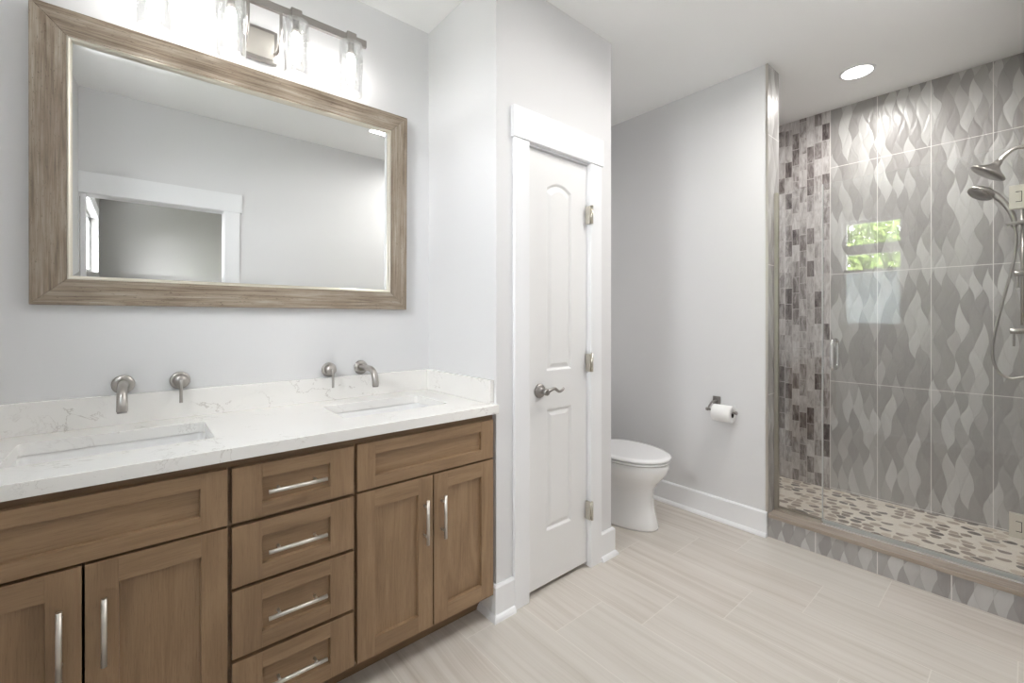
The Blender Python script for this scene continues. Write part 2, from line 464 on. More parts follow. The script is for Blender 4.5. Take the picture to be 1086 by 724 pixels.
# ================================================================ THE ROOM
struct('floor', B().box(-.5, 2.93, -3.6, 2.25, -.08, 0), M['floor'])
struct('floor_shower', B().box(XJ-.02, XS+.02, -.02, 1.37, -.08, ZS), M['pebble'])
struct('ceiling', B().box(-.6, 4.0, -3.6, 2.4, H, H+.1), M['ceiling'])
struct('wall_back', B().box(XL-.14, XE+.06, YV, YV+.12, 0, H), M['wall'])
# left wall with its window opening
WY0, WY1, WZ0, WZ1 = .873, 1.40, 1.16, 2.35
b = B(); b.box(XL-.14, XL, YN-.12, WY0, 0, H); b.box(XL-.14, XL, WY1, YV, 0, H)
b.box(XL-.14, XL, WY0, WY1, 0, WZ0); b.box(XL-.14, XL, WY0, WY1, WZ1, H)
struct('wall_left', b, M['wall'])
# linen closet block
b = B()
b.box(XE, 1.325, YC, YC+.10, 0, H); b.box(1.742, XC, YC, YC+.10, 0, H); b.box(1.325, 1.742, YC, YC+.10, 2.03, H)
b.box(XE, XE+.10, YC+.10, YV+.12, 0, H); b.box(XC-.10, XC, YC+.10, YB, 0, H)
b.box(XE+.10, XC-.10, YV+.02, YV+.12, 0, H)
struct('wall_closet', b, M['wall'])
struct('wall_toilet', B().box(XT, XJ-.012, YJ+.012, YB+.12, 0, H), M['wall'])
struct('wall_alcove', B().box(XC-.1, XT, YB, YB+.12, 0, H), M['wall'])
# near wall with the doorway the camera stands in
OX0, OX1, OZ = -.335, .513, 2.03
b = B(); b.box(XL-.14, OX0, YN-.12, YN, 0, H); b.box(OX1, XT, YN-.12, YN, 0, H); b.box(OX0, OX1, YN-.12, YN, OZ, H)
struct('wall_near', b, M['wall'])
# shower shell, tiled
struct('wall_shower_back', B().box(XS, XS+.05, -.02, 1.40, 0, H), M['leaf_back'])
struct('wall_shower_side', B().box(XT, XS, -.142, 0, 0, H), M['leaf_x'])
struct('wall_shower_left', B().box(XJ, XS, 1.35, 1.40, 0, H), M['leaf_x'])
struct('wall_shower_end', B().box(XT+.0015, XJ, YJ, YJ+.012, .132, H).box(XT+.0015, XJ, YJ, YJ+.012, 0, .11), M['leaf_x'])
struct('wall_shower_inner', B().box(XJ-.012, XJ, YJ+.012, 1.35, 0, H), M['leaf_y'])
struct('trim_1', B().box(XT-.0015, XT+.0015, YJ-.0015, YJ+.012, .132, H), M['cap_metal'])
# room beyond the doorway, seen in the mirror
b = B(); BX = -.335
b.box(BX-.14, BX, -1.13, YN-.12, 0, H); b.box(BX-.14, BX, -3.42, -2.63, 0, H)
b.box(BX-.14, BX, -2.63, -1.13, 0, 1.6); b.box(BX-.14, BX, -2.63, -1.13, 2.25, H)
b.box(BX, 2.9, -3.42, -3.30, 0, H); b.box(2.8, 2.9, -3.30, YN-.12, 0, H)
struct('wall_bedroom', b, M['bedroom_wall'])

def casing(b, x0, x1, z1, y, t, side=.085, head=.13, over=.014, d=-1):
    """flat door casing round an opening on a wall facing -y (d=-1) or +y"""
    y0, y1 = sorted((y, y+d*t)); yh0, yh1 = sorted((y, y+d*(t+.006)))
    b.box(x0-side, x0, y0, y1, 0, z1); b.box(x1, x1+side, y0, y1, 0, z1)
    b.box(x0-side-over, x1+side+over, yh0, yh1, z1, z1+head)
    return b
# door casing of the linen closet, with its jamb
b = casing(B(), 1.318, 1.737, 2.030, YC, .018, head=.135, over=.010)
b.box(1.318, 1.331, YC, YC+.10, 0, 2.03); b.box(1.737, 1.742, YC, YC+.10, 0, 2.03); b.box(1.331, 1.737, YC+.0, YC+.10, 2.022, 2.03)
b.box(1.331, 1.345, YC+.048, YC+.060, 0, 2.022); b.box(1.331, 1.737, YC+.048, YC+.060, 2.008, 2.022)
struct('trim_2', b, M['trim'], bevel=.0025)
# casing of the near doorway plus its jambs and the narrow post
b = B(); b.box(OX1, OX1+.097, YN, YN+.018, 0, OZ); b.box(XL, OX0, YN, YN+.018, 0, OZ)
b.box(XL, OX1+.113, YN, YN+.024, OZ, OZ+.138)
b.box(OX1-.002, OX1, YN-.12, YN, 0, OZ); b.box(OX0, OX0+.002, YN-.12, YN, 0, OZ); b.box(OX0+.002, OX1-.002, YN-.12, YN, OZ-.003, OZ)
struct('trim_3', b, M['trim'], bevel=.002)
struct('trim_4', B().box(-.276, -.250, YN-.035, YN, 0, OZ-.003), M['trim'], bevel=.002)

# baseboards, each with its shoe moulding
def baseboard(name, segs, h=.142, t=.015):
    """segs: (x0,y0,x1,y1, nx,ny) footprints along a wall with outward normal"""
    b = B()
    for x0, y0, x1, y1, nx, ny, m0, m1 in segs:
        a = Vector((x0, y0, 0)); c = Vector((x1, y1, 0)); n = Vector((nx, ny, 0)); d = (c-a).normalized()
        prof = [(0, 0), (.030, 0), (.028, .010), (.022, .019), (t, .024), (t, h-.008), (t-.006, h), (0, h)]
        b.loft([[a+n*p-d*(p*m0)+Vector((0, 0, q)) for p, q in prof], [c+n*p+d*(p*m1)+Vector((0, 0, q)) for p, q in prof]], True, True, 0, False)
    return struct(name, b, M['trim'])
baseboard('baseboard_closet', [(XE, YC, 1.233, YC, 0, -1, 1, 0), (XE, YC, XE, YV, -1, 0, 1, 0)])
baseboard('baseboard_closet_right', [(1.822, YC, XC, YC, 0, -1, 0, 1), (XC, YC, XC, YB, 1, 0, 1, 0)])
baseboard('baseboard_toilet', [(XT, YJ+.002, XT, YB, -1, 0, 0, 0)])
baseboard('baseboard_alcove', [(XC, YB, XT, YB, 0, -1, 0, 0)])
baseboard('baseboard_near', [(.62, YN, XT, YN, 0, 1, 0, 0)])
baseboard('baseboard_left', [(XL, YN+.02, XL, 1.46, 1, 0, 0, 0)])
baseboard('baseboard_bedroom', [(BX, -3.3, 2.8, -3.3, 0, 1, 0, 0)])

# window of the bathroom (left wall): casing, sashes, clear upper glass, frosted lower film
win = B()
xw = XL
win.box(xw, xw+.018, WY0-.09, WY0, WZ0-.005, WZ1); win.box(xw, xw+.018, WY1, WY1+.09, WZ0-.005, WZ1)
win.box(xw, xw+.022, WY0-.10, WY1+.10, WZ1, WZ1+.12)
win.box(xw, xw+.04, WY0-.11, WY1+.11, WZ0-.03, WZ0-.005); win.box(xw, xw+.018, WY0-.09, WY1+.09, WZ0-.11, WZ0-.03)
for y0, y1, z0, z1 in ((WY0, WY0+.03, WZ0, WZ1), (WY1-.03, WY1, WZ0, WZ1), (WY0, WY1, WZ1-.035, WZ1), (WY0, WY1, WZ0, WZ0+.04), (WY0, WY1, 1.97, 2.08), (WY0, WY1, 1.775, 1.80)):
    win.box(xw-.09, xw-.05, y0, y1, z0, z1)
wo = struct('window_1', win, M['trim'])
wp = B().box(xw-.072, xw-.068, WY0+.02, WY1-.02, 1.79, WZ1-.02).build('pane', M['pane'], wo)
wf = B().box(xw-.072, xw-.068, WY0+.02, WY1-.02, WZ0+.02, 1.785).build('frosted_pane', M['frosted'], wo)
win = B()
for y0, y1, z0, z1 in ((-2.63, -2.59, 1.60, 2.25), (-1.17, -1.13, 1.60, 2.25), (-2.63, -1.13, 2.20, 2.25), (-2.63, -1.13, 1.60, 1.65), (-1.90, -1.86, 1.60, 2.25)):
    win.box(BX-.09, BX-.05, y0, y1, z0, z1)
win.box(BX, BX+.018, -2.72, -2.63, 1.57, 2.25); win.box(BX, BX+.018, -1.13, -1.04, 1.57, 2.25); win.box(BX, BX+.02, -2.73, -1.03, 2.25, 2.37); win.box(BX, BX+.035, -2.74, -1.02, 1.57, 1.60)
wo2 = struct('window_2', win, M['trim'])
B().box(BX-.072, BX-.068, -2.6, -1.16, 1.63, 2.22).build('pane', M['pane'], wo2)

# linen closet door
def closet_door():
    x0, x1, z0, z1, yf, yb = 1.333, 1.7345, .022, 2.018, YC+.010, YC+.045
    def arch(x0, x1, z0, z1, rise, n=10):
        pts = [(x0, z0), (x1, z0), (x1, z1)]
        for i in range(1, n):
            t = i/n; pts.append((x1+(x0-x1)*t, z1+rise*4*t*(1-t)))
        pts.append((x0, z1)); return pts
    def shrink(k, x0, x1, z0, z1, rise): return arch(x0+k, x1-k, z0+k, z1-k, rise*(1-k*4))
    P = [(1.449, 1.623, 1.005, 1.862, .030), (1.449, 1.623, .262, .830, .0)]
    outer = [(x0, z0), (x1, z0), (x1, z1), (x0, z1)]
    b = B(); v, f = fill_with_holes(outer, [shrink(0, *p) for p in P], 1, yf)
    b.v += v
    for q in f: b.face(q)
    b.loft([[(p[0], yf, p[1]) for p in outer], [(p[0], yb, p[1]) for p in outer]], False, True, 0, False)
    for p in P:
        rings = []
        for k, d in ((0, 0), (.004, .001), (.011, .0085), (.016, .0085), (.034, .0015), (.038, .0015)):
            rings.append([(q[0], yf+d, q[1]) for q in shrink(k, *p)])
        b.loft(rings, False, True, 0, False)
    me = bpy.data.meshes.new('door_1'); me.from_pydata(b.v, [], b.f); me.materials.append(M['door'])
    bm = bmesh.new(); bm.from_mesh(me); bmesh.ops.remove_doubles(bm, verts=bm.verts, dist=1e-5); bmesh.ops.recalc_face_normals(bm, faces=bm.faces); bm.to_mesh(me); bm.free()
    o = bpy.data.objects.new('door_1', me); COL.objects.link(o); o['kind'] = 'structure'
    # lever handle
    kx, kz = 1.405, .920
    hb = B(); hb.lathe([(.033, 0), (.033, .004), (.030, .009), (.020, .012), (.013, .014), (.012, .035), (.016, .040), (.016, .052), (.012, .056)], (kx, yf, kz), (0, -1, 0), 32)
    hb.tube([(kx, yf-.046, kz), (kx+.015, yf-.05, kz+.006), (kx+.045, yf-.052, kz+.012), (kx+.075, yf-.050, kz-.004), (kx+.10, yf-.047, kz-.002), (kx+.115, yf-.045, kz+.008)], [.011, .0095, .0075, .0068, .0065, .006, .004], 12)
    hb.build('lever_handle', M['nickel_dark'], o)
    for hz in (1.770, 1.030, .288):
        g = B(); g.cyl((1.7365, YC-.0245, hz-.045), (1.7365, YC-.0245, hz+.045), .0065, n=14)
        for k in (-.027, -.009, .009, .027): g.cyl((1.7365, YC-.0245, hz+k-.0004), (1.7365, YC-.0245, hz+k+.0004), .0069, n=14)
        g.cyl((1.7365, YC-.0245, hz+.045), (1.7365, YC-.0245, hz+.050), .0045, .002, n=10)
        g.box(1.724, 1.7365, YC-.0215, YC+.009, hz-.044, hz+.044); g.box(1.7365, 1.7385, YC-.0215, YC+.004, hz-.044, hz+.044)
        g.build('hinge', M['hinge'], o)
closet_door()

# ================================================================ VANITY
van = thing('vanity_cabinet', 'wide brown oak double sink vanity with shaker doors and drawers under the white countertop', 'cabinet', (.3765, 1.74, 0))
L = van.location
def vbuild(b, name, mats, parent=van, bevel=0, **kw):
    b.v = [(x-L.x, y-L.y, z-L.z) for x, y, z in b.v]
    return b.build(name, mats, parent, bevel=bevel, **kw)
VX0, VX1, VF = -.388, 1.1385, 1.4655      # ends, face of the face frame
b = B()
b.box(VX0, VX0+.018, VF+.019, YV-.003, .095, .856, 1); b.box(VX1-.018, VX1, VF+.019, YV-.003, .095, .856, 1)
b.box(.189, .207, VF+.019, YV-.01, .113, .856, 1); b.box(.543, .561, VF+.019, YV-.01, .113, .856, 1)
b.box(VX0+.018, VX1-.018, VF+.019, YV-.01, .095, .113, 1); b.box(VX0+.018, VX1-.018, YV-.010, YV-.003, .113, .60, 1)
ST = ((VX0, -.352), (.170, .226), (.523, .578), (1.10, VX1))
for x0, x1 in ST: b.box(x0, x1, VF, VF+.019, .095, .856, 0)
for k, rails in enumerate((((.822, .856), (.655, .690), (.095, .125)), ((.820, .856), (.650, .690), (.470, .505), (.275, .310), (.095, .125)), ((.822, .856), (.655, .690), (.095, .125)))):
    for z0, z1 in rails: b.box(ST[k][1], ST[k+1][0], VF, VF+.019, z0, z1, 0)
vbuild(b, 'carcass', [M['oak_frame'], M['oak_v']])
vbuild(B().box(VX0+.002, VX1-.002, 1.545, 1.562, 0, .095), 'toe_kick', M['oak_frame'])
def shaker(x0, x1, z0, z1, rail, stile, rb=None):
    """shaker front: stiles vertical grain (slot 0), rails horizontal (slot 1), recessed panel (slot 2)"""
    y0, y1 = 1.4455, 1.4645; rb = rb or rail; b = B()
    b.box(x0, x0+stile, y0, y1, z0, z1, 0); b.box(x1-stile, x1, y0, y1, z0, z1, 0)
    b.box(x0+stile, x1-stile, y0, y1, z1-rail, z1, 1); b.box(x0+stile, x1-stile, y0, y1, z0, z0+rb, 1)
    i0, i1, k0, k1 = x0+stile, x1-stile, z0+rb, z1-rail
    # sloped inner lip then the flat panel
    ring = lambda k, y: [(i0+k, y, k0+k), (i1-k, y, k0+k), (i1-k, y, k1-k), (i0+k, y, k1-k)]
    b.loft([ring(0, y0+.002), ring(.0015, y0+.0125), ring(.002, y0+.0125)], False, True, 2, False)
    b.box(i0, i1, y1-.006, y1, k0, k1, 2)
    return b
def handle_v(x, z0, z1, parent):
    y = 1.4455; h = B(); h.cyl((x, y-.030, z0), (x, y-.030, z1), .0058, n=18)
    for z in (z0+.026, z1-.026): h.cyl((x, y, z), (x, y-.030, z), .0042, n=12)
    h.v = [(a-L.x, c-L.y, d-L.z) for a, c, d in h.v]
    return h.build('handle', M['satin'], parent)
def handle_h(x0, x1, z, parent):
    y = 1.4455; h = B(); h.cyl((x0, y-.030, z), (x1, y-.030, z), .0058, n=18)
    for x in (x0+.03, x1-.03): h.cyl((x, y, z), (x, y-.030, z), .0042, n=12)
    h.v = [(a-L.x, c-L.y, d-L.z) for a, c, d in h.v]
    return h.build('handle', M['satin'], parent)
OV, OH = [M['oak_v'], M['oak_h'], M['oak_v']], [M['oak_v'], M['oak_h'], M['oak_h']]
vbuild(shaker(-.378, .193, .676, .832, .040, .062), 'false_drawer_front', OH, bevel=.0012)
vbuild(shaker(.558, 1.128, .676, .832, .040, .062), 'false_drawer_front', OH, bevel=.0012)
for x0, x1, hx in ((-.378, -.0980, -.133), (-.0925, .193, -.058), (.558, .8425, .806), (.8475, 1.128, .880)):
    d = vbuild(shaker(x0, x1, .105, .668, .060, .060), 'door', OV, bevel=.0012)
    handle_v(hx, .430, .590, d)
for z0, z1, r in ((.676, .830, .040), (.495, .664, .044), (.295, .484, .048), (.105, .284, .048)):
    d = vbuild(shaker(.204, .546, z0, z1, r, .075), 'drawer', OH, bevel=.0012)
    handle_h(.290, .452, (z0+z1)/2, d)

# countertop with two undermount openings
SK = [(-.255, .180), (.572, 1.000)]
SY0, SY1 = 1.590, 1.868
ct = B()
outer = [(XL+.0005, 1.428), (XE+.0, 1.428), (XE+.0, YV-.0005), (XL+.0005, YV-.0005)]
holes = [rrect(a, c, SY0, SY1, .018) for a, c in SK]
for z in (.893, .857):
    v, f = fill_with_holes(outer, holes, 2, z); o0 = len(ct.v); ct.v += v
    for q in f: ct.face([o0+i for i in q])
ct.loft([[(p[0], p[1], .857) for p in outer], [(p[0], p[1], .893) for p in outer]], False, False, 0, False)
for h in holes: ct.loft([[(p[0], p[1], .857) for p in h], [(p[0], p[1], .893) for p in h]], False, False, 0, False)
cto = ct.build('countertop', M['quartz'], label='long white veined quartz countertop over the oak vanity cabinet', cat='countertop')
me = cto.data; bm = bmesh.new(); bm.from_mesh(me); bmesh.ops.remove_doubles(bm, verts=bm.verts, dist=1e-5); bmesh.ops.recalc_face_normals(bm, faces=bm.faces); bm.to_mesh(me); bm.free()
md = cto.modifiers.new('bevel', 'BEVEL'); md.width = .002; md.segments = 2; md.limit_method = 'ANGLE'; md.angle_limit = math.radians(60)
B().box(XL+.001, XE-.020, YV-.020, YV-.0005, .893, .993).build('backsplash', M['quartz'], cto, bevel=.0015)
B().box(XE-.020, XE-.0005, 1.462, YV-.0005, .893, .993).build('side_splash', M['quartz'], cto, bevel=.0015)

def sink(x0, x1, label):
    cx, cy = (x0+x1)/2, (SY0+SY1)/2; o = thing('sink', label, 'sink', (cx, cy, .72), 'undermount sinks in the vanity top')
    hw, hd = (x1-x0)/2, (SY1-SY0)/2
    def ring(k, z, r): return [(p[0], p[1], z) for p in rrect(-hw+k, hw-k, -hd+k, hd-k, r)]
    b = B()
    b.loft([ring(-.022, .1365, .03), ring(-.004, .1365, .022), ring(-.002, .125, .024), ring(.012, .03, .04), ring(.035, .010, .05), ring(.10, .004, .03)], False, True, 0, True)
    b.loft([ring(-.022, .1365, .03), ring(-.022, .122, .03), ring(-.012, .115, .03), ring(.0, .02, .045), ring(.03, -.006, .05)], False, True, 0, True)
    b.build('basin', M['porcelain'], o)
    d = B(); d.lathe([(.024, 0), (.024, .003), (.018, .004), (.016, .002), (.0, .002)], (0, 0, .004), (0, 0, 1), 24); d.build('drain', M['nickel'], o)
sink(*SK[0], 'left rectangular white undermount sink below the curved spout seen from the front')
sink(*SK[1], 'right rectangular white undermount sink nearer the side wall and linen closet')

def spout(x, label):
    z = 1.026; o = thing('faucet_spout', label, 'faucet', (x, YV, z), 'wall mounted faucet spouts')
    e = B(); e.lathe([(.0315, 0), (.0315, .004), (.029, .008), (.018, .010)], (0, 0, 0), (0, -1, 0), 36); e.build('escutcheon', M['nickel'], o)
    t = B(); t.tube([(0, -.008, 0), (0, -.06, .002), (0, -.115, .002), (0, -.150, -.012), (0, -.164, -.040), (0, -.167, -.066)], [.0145, .0135, .013, .013, .0135, .014, .0145], 20, sub=8)
    t.build('spout_tube', M['nickel'], o)
    a = B(); a.cyl((0, -.167, -.066), (0, -.1672, -.071), .0125, n=20); a.build('aerator', M['nickel_dark'], o)
def lever(x, label):
    z = 1.026; o = thing('faucet_lever', label, 'faucet', (x, YV, z), 'wall mounted faucet levers')
    e = B(); e.lathe([(.031, 0), (.031, .004), (.028, .008), (.023, .009)], (0, 0, 0), (0, -1, 0), 36); e.build('escutcheon', M['nickel'], o)
    h = B(); h.lathe([(.022, .008), (.022, .034), (.019, .040), (.007, .044)], (0, 0, 0), (0, -1, 0), 32); h.build('valve_hub', M['nickel'], o)
    s = B(); s.tube([(0, -.046, .004), (0, -.052, -.010), (0, -.054, -.035), (0, -.055, -.074)], [.0065, .0058, .0052, .0052], 14); s.build('lever_rod', M['nickel'], o)
spout(-.034, 'curved brushed nickel wall spout above the left sink')
lever(.121, 'brushed nickel wall lever to the right of the left spout')
lever(.647, 'brushed nickel wall lever to the left of the right spout')
spout(.790, 'curved brushed nickel wall spout above the right sink')

# ================================================================ MIRROR
MW, MH = 1.255, .932
mir = thing('wall_mirror', 'large rectangular mirror in a weathered brown wood frame above the vanity', 'mirror', (.378, YV-.001, 1.294))
mir.rotation_euler = (math.radians(.55), 0, 0)
hw = MW/2; fw = .083
def trap(b, pts, y0, y1, yi, m):
    # outline pts (outer a, outer b, inner b, inner a) with the inner edge set back
    (ax, az), (bx, bz), (cx_, cz), (dx, dz) = pts
    o = len(b.v)
    b.v += [(ax, y0, az), (bx, y0, bz), (cx_, y0, cz), (dx, y0, dz), (ax, y1, az), (bx, y1, bz), (cx_, yi, cz), (dx, yi, dz)]
    for q in ((0, 1, 2, 3), (4, 5, 6, 7), (0, 1, 5, 4), (1, 2, 6, 5), (2, 3, 7, 6), (3, 0, 4, 7)): b.face([o+i for i in q], m)
b = B(); yb, yf, yi = 0, -.030, -.026
O = [(-hw, 0), (hw, 0), (hw, MH), (-hw, MH)]; I = [(-hw+fw, fw), (hw-fw, fw), (hw-fw, MH-fw), (-hw+fw, MH-fw)]
for i in range(4):
    j = (i+1) % 4
    trap(b, (O[i], O[j], I[j], I[i]), yb, yf, yi, 0 if i % 2 == 0 else 1)
b.build('frame', [M['weath_h'], M['weath_v']], mir, bevel=.0015)
b = B()
def mring(k, y): return [(-hw+k, y, k), (hw-k, y, k), (hw-k, y, MH-k), (-hw+k, y, MH-k)]
b.loft([mring(fw-.001, -.010), mring(fw-.001, -.027), mring(fw+.003, -.030), mring(fw+.007, -.028), mring(fw+.010, -.022), mring(fw+.011, -.016), mring(fw+.011, -.010)], False, False, 0, False, closed=True)
b.build('inner_bead', M['bead'], mir)
b = B(); b.loft([mring(fw, -.008), mring(fw, -.0125), mring(fw+.011, -.0135), mring(fw+.026, -.0140)], True, True, 0, False)
b.build('mirror_glass', M['mirror'], mir)

# ================================================================ VANITY LIGHT
vl = thing('vanity_light', 'four lamp vanity light bar with seeded glass cylinder shades above the mirror', 'light fixture', (.375, YV, 2.35))
YL = -.108; ZB = .105
b = B(); b.box(-.0635, .0635, -.022, 0, -.07, .062); b.build('backplate', M['nickel'], vl, bevel=.004)
b = B(); b.box(-.050, .050, -.0245, -.0215, -.056, .048); b.build('plate_cover', M['satin'], vl, bevel=.002)
for s in (-1, 1):
    b = B(); b.tube([(s*.052, -.02, -.03), (s*.056, -.055, -.034), (s*.056, -.085, -.010), (s*.056, YL, .04), (s*.056, YL, ZB)], .0055, 12); b.build('arm', M['nickel_dark'], vl)
b = B(); b.box(-.396, .396, YL-.008, YL+.008, ZB-.015, ZB+.015); b.build('bar', M['nickel_dark'], vl, bevel=.001)
for x in (-.33, -.11, .11, .33):
    b = B(); b.box(x-.020, x+.020, YL-.014, YL+.014, ZB-.020, ZB+.024); b.build('saddle_clamp', M['nickel_dark'], vl, bevel=.002)
    b = B(); R = .048; zt = ZB-.022
    b.lathe([(.012, zt), (R-.006, zt), (R, zt-.004), (R, zt-.010), (R, zt-.215), (R-.0035, zt-.215), (R-.0035, zt-.010), (R-.008, zt-.0075), (.012, zt-.0075)], (x, YL, 0), (0, 0, 1), 40, cap0=False, cap1=False)
    sh = b.build('glass_shade', M['seeded'], vl)
    b = B(); b.lathe([(.0125, zt+.004), (.0125, zt-.030), (.015, zt-.032), (.015, zt-.045), (.010, zt-.047)], (x, YL, 0), (0, 0, 1), 20); b.build('socket', M['nickel'], vl)
    b = B(); b.lathe([(.010, zt-.046), (.015, zt-.056), (.0165, zt-.075), (.0165, zt-.150), (.012, zt-.165), (.003, zt-.172)], (x, YL, 0), (0, 0, 1), 20); b.build('bulb', M['bulb'], vl)

# ================================================================ DOWNLIGHTS
for x, y, lab in ((3.257, .668, 'round white recessed ceiling light inside the shower'), (1.40, .80, 'round white recessed ceiling light in the middle of the room, mirrored above the vanity'), (2.20, .45, 'added fill light shaped as a recessed ceiling light, unseen between the linen closet and the shower')):  # the last fixture is added for the fill light, out of view
    o = thing('recessed_light', lab, 'ceiling light', (x, y, H), 'recessed ceiling lights')
    b = B(); b.lathe([(.074, -.001), (.088, -.001), (.088, -.003), (.082, -.005), (.074, -.005)], (0, 0, 0), (0, 0, 1), 40, cap0=False, cap1=False, m=0); b.build('trim_ring', M['trim'], o)
    b = B(); b.lathe([(.074, -.001), (.074, -.0045), (.0, -.0050)], (0, 0, 0), (0, 0, 1), 40); b.build('lens', M['lens'], o)

# ================================================================ TOILET
def toilet():
    X0 = 2.335; o = thing('toilet', 'white elongated two piece toilet in the alcove beside the linen closet', 'toilet', (X0, 1.75, 0))
    def ring(z, yf, yk, hw, sq=2.3, n=48, front=None):
        """egg outline: front tip yf, back yk, half width hw"""
        pts = []; cy = yk-(yk-yf)*.46; 
        for i in range(n):
            t = 2*PI*i/n; c, s_ = math.cos(t), math.sin(t)
            e = 2/sq if s_ > 0 else 2/2.05
            x = hw*math.copysign(abs(c)**(2/sq if s_ > 0 else .98), c)
            y = cy+(yk-cy if s_ > 0 else cy-yf)*math.copysign(abs(s_)**e, s_)
            pts.append((x, y-1.75, z))
        return pts
    b = B()
    b.loft([ring(0, 1.430, 2.02, .142, 2.8), ring(.012, 1.427, 2.02, .144, 2.8), ring(.05, 1.438, 2.02, .135, 2.8), ring(.12, 1.455, 2.01, .123, 2.8), ring(.19, 1.462, 1.99, .117, 2.8), ring(.235, 1.455, 1.97, .122, 2.8),
            ring(.275, 1.428, 1.95, .142, 2.5), ring(.310, 1.396, 1.95, .167, 2.4), ring(.345, 1.374, 1.95, .183, 2.4), ring(.375, 1.366, 1.95, .190, 2.4), ring(.390, 1.366, 1.95, .190, 2.4), ring(.396, 1.372, 1.95, .184, 2.4)], True, True)
    b.box(-.13, .13, .18, .345, .27, .396)
    b.build('bowl', M['porcelain'], o)
    b = B(); b.loft([ring(.397, 1.40, 1.85, .155, 2.6), ring(.402, 1.376, 1.86, .182, 2.6), ring(.4035, 1.363, 1.86, .193, 2.6), ring(.410, 1.361, 1.86, .194, 2.6), ring(.413, 1.368, 1.86, .188, 2.6), ring(.4145, 1.385, 1.86, .17, 2.6)]); b.build('seat', M['plastic'], o)
    b = B(); b.loft([ring(.4165, 1.385, 1.87, .170, 2.6), ring(.4185, 1.364, 1.87, .191, 2.6), ring(.422, 1.358, 1.87, .196, 2.6), ring(.430, 1.357, 1.87, .197, 2.6), ring(.437, 1.364, 1.868, .190, 2.6), ring(.4395, 1.39, 1.85, .168, 2.6)]); b.build('lid', M['plastic'], o)
    for s in (-1, 1):
        b = B(); b.cyl((s*.075, .125, .398), (s*.075, .125, .432), .016, n=18); b.build('seat_hinge', M['plastic'], o)
    b = B(); b.loft([[(p[0], p[1], z) for p in rrect(-w_, w_, .185+k, .382-k*.2, .03)] for z, w_, k in ((.396, .20, .01), (.42, .205, .005), (.70, .215, 0), (.715, .215, 0))]); b.build('tank', M['porcelain'], o)
    b = B(); b.loft([[(p[0], p[1], z) for p in rrect(-w_, w_, .178, .388, .03)] for z, w_ in ((.716, .222), (.742, .222), (.750, .216))]); b.build('tank_lid', M['porcelain'], o)
    b = B(); b.cyl((-.15, .185, .665), (-.15, .168, .665), .012, n=16); b.tube([(-.15, .170, .665), (-.12, .166, .662), (-.085, .166, .656)], [.006, .005, .005], 10); b.build('flush_lever', M['chrome'], o)
toilet()

# toilet paper holder and roll (axis along the wall)
RX, RZ = XT-.068, .693
o = thing('toilet_paper_holder', 'dark nickel toilet paper holder fixed to the toilet wall', 'toilet paper holder', (XT, 1.27, .742))
b = B(); b.box(-.006, 0, -.024, .024, -.024, .024); b.box(-.010, -.006, -.018, .018, -.018, .018); b.build('wall_plate', M['nickel_dark'], o, bevel=.0015)
b = B(); b.tube([(-.006, 0, 0), (-.035, 0, 0), (-.058, .006, -.006), (RX-XT, .020, -.040), (RX-XT, .008, RZ-.742)], .0055, 12); b.build('post', M['nickel_dark'], o)
b = B(); b.cyl((RX-XT, .030, RZ-.742), (RX-XT, -.138, RZ-.742), .0065, n=16); b.lathe([(.0065, 0), (.010, .002), (.010, .012), (.007, .015)], (RX-XT, -.136, RZ-.742), (0, -1, 0), 16); b.lathe([(.0065, 0), (.010, .002), (.010, .012), (.007, .015)], (RX-XT, .022, RZ-.742), (0, 1, 0), 16)
b.build('roll_bar', M['nickel_dark'], o)
o = thing('toilet_paper_roll', 'white roll of toilet paper hanging on the holder beside the toilet', 'toilet paper', (RX, 1.20, RZ-.0125))
b = B(); b.loft([[Vector((r*math.cos(t), y, r*math.sin(t))) for t in [2*PI*i/48 for i in range(48)]] for r, y in ((.0195, -.055), (.049, -.055), (.050, -.054), (.050, .054), (.049, .055), (.0195, .055))], closed=True)
b.build('paper', M['paper'], o)
b = B(); b.loft([[Vector((r*math.cos(t), y, r*math.sin(t))) for t in [2*PI*i/32 for i in range(32)]] for r, y in ((.0190, -.054), (.0194, -.054), (.0194, .054), (.0190, .054))], closed=True)
b.build('cardboard_core', M['card'], o)

# ================================================================ SHOWER
curb = B().box(XT+.004, XJ, 0.0005, YJ-.0005, 0, .112).build('shower_curb', M['leaf_curb'], label='low tiled curb with a beige stone cap along the front of the shower', cat='shower curb')
B().box(XT-.004, XJ+.004, 0.0005, YJ-.0005, .112, .132).build('stone_cap', M['cap'], curb, bevel=.0015)
B().box(XJ, XJ+.0035, 0.0005, YJ-.0005, ZS, .111).build('inner_tile', M['leaf_y'], curb)
XG = 2.862
o = thing('glass_partition', 'narrow fixed clear glass panel beside the end of the toilet wall', 'shower glass', (XG, .85, .132))
b = B(); b.box(-.004, .004, .742-.85, .968-.85, .006, 1.853); b.build('glass_pane', M['glass'], o)
b = B(); b.box(-.011, -.0045, .957-.85, YJ-.8505, .0005, 1.853); b.box(.0045, .011, .957-.85, YJ-.8505, .0005, 1.853); b.box(-.0045, .0045, .9685-.85, YJ-.8505, .0005, 1.853); b.build('wall_channel', M['hinge'], o)
b = B(); b.box(-.011, -.0045, .742-.85, .957-.85, .0005, .016); b.box(.0045, .011, .742-.85, .957-.85, .0005, .016); b.build('floor_channel', M['hinge'], o)
o = thing('shower_door', 'wide hinged clear glass shower door with two square hinges and a pull', 'shower door', (XG, .02, .145))
b = B(); b.box(-.004, .004, -.006, .7165, 0, 1.84); b.build('glass_pane', M['glass'], o)
b = B(); b.box(-.0075, .0075, .7170, .7205, 0, 1.84); b.build('edge_seal', M['seal'], o)
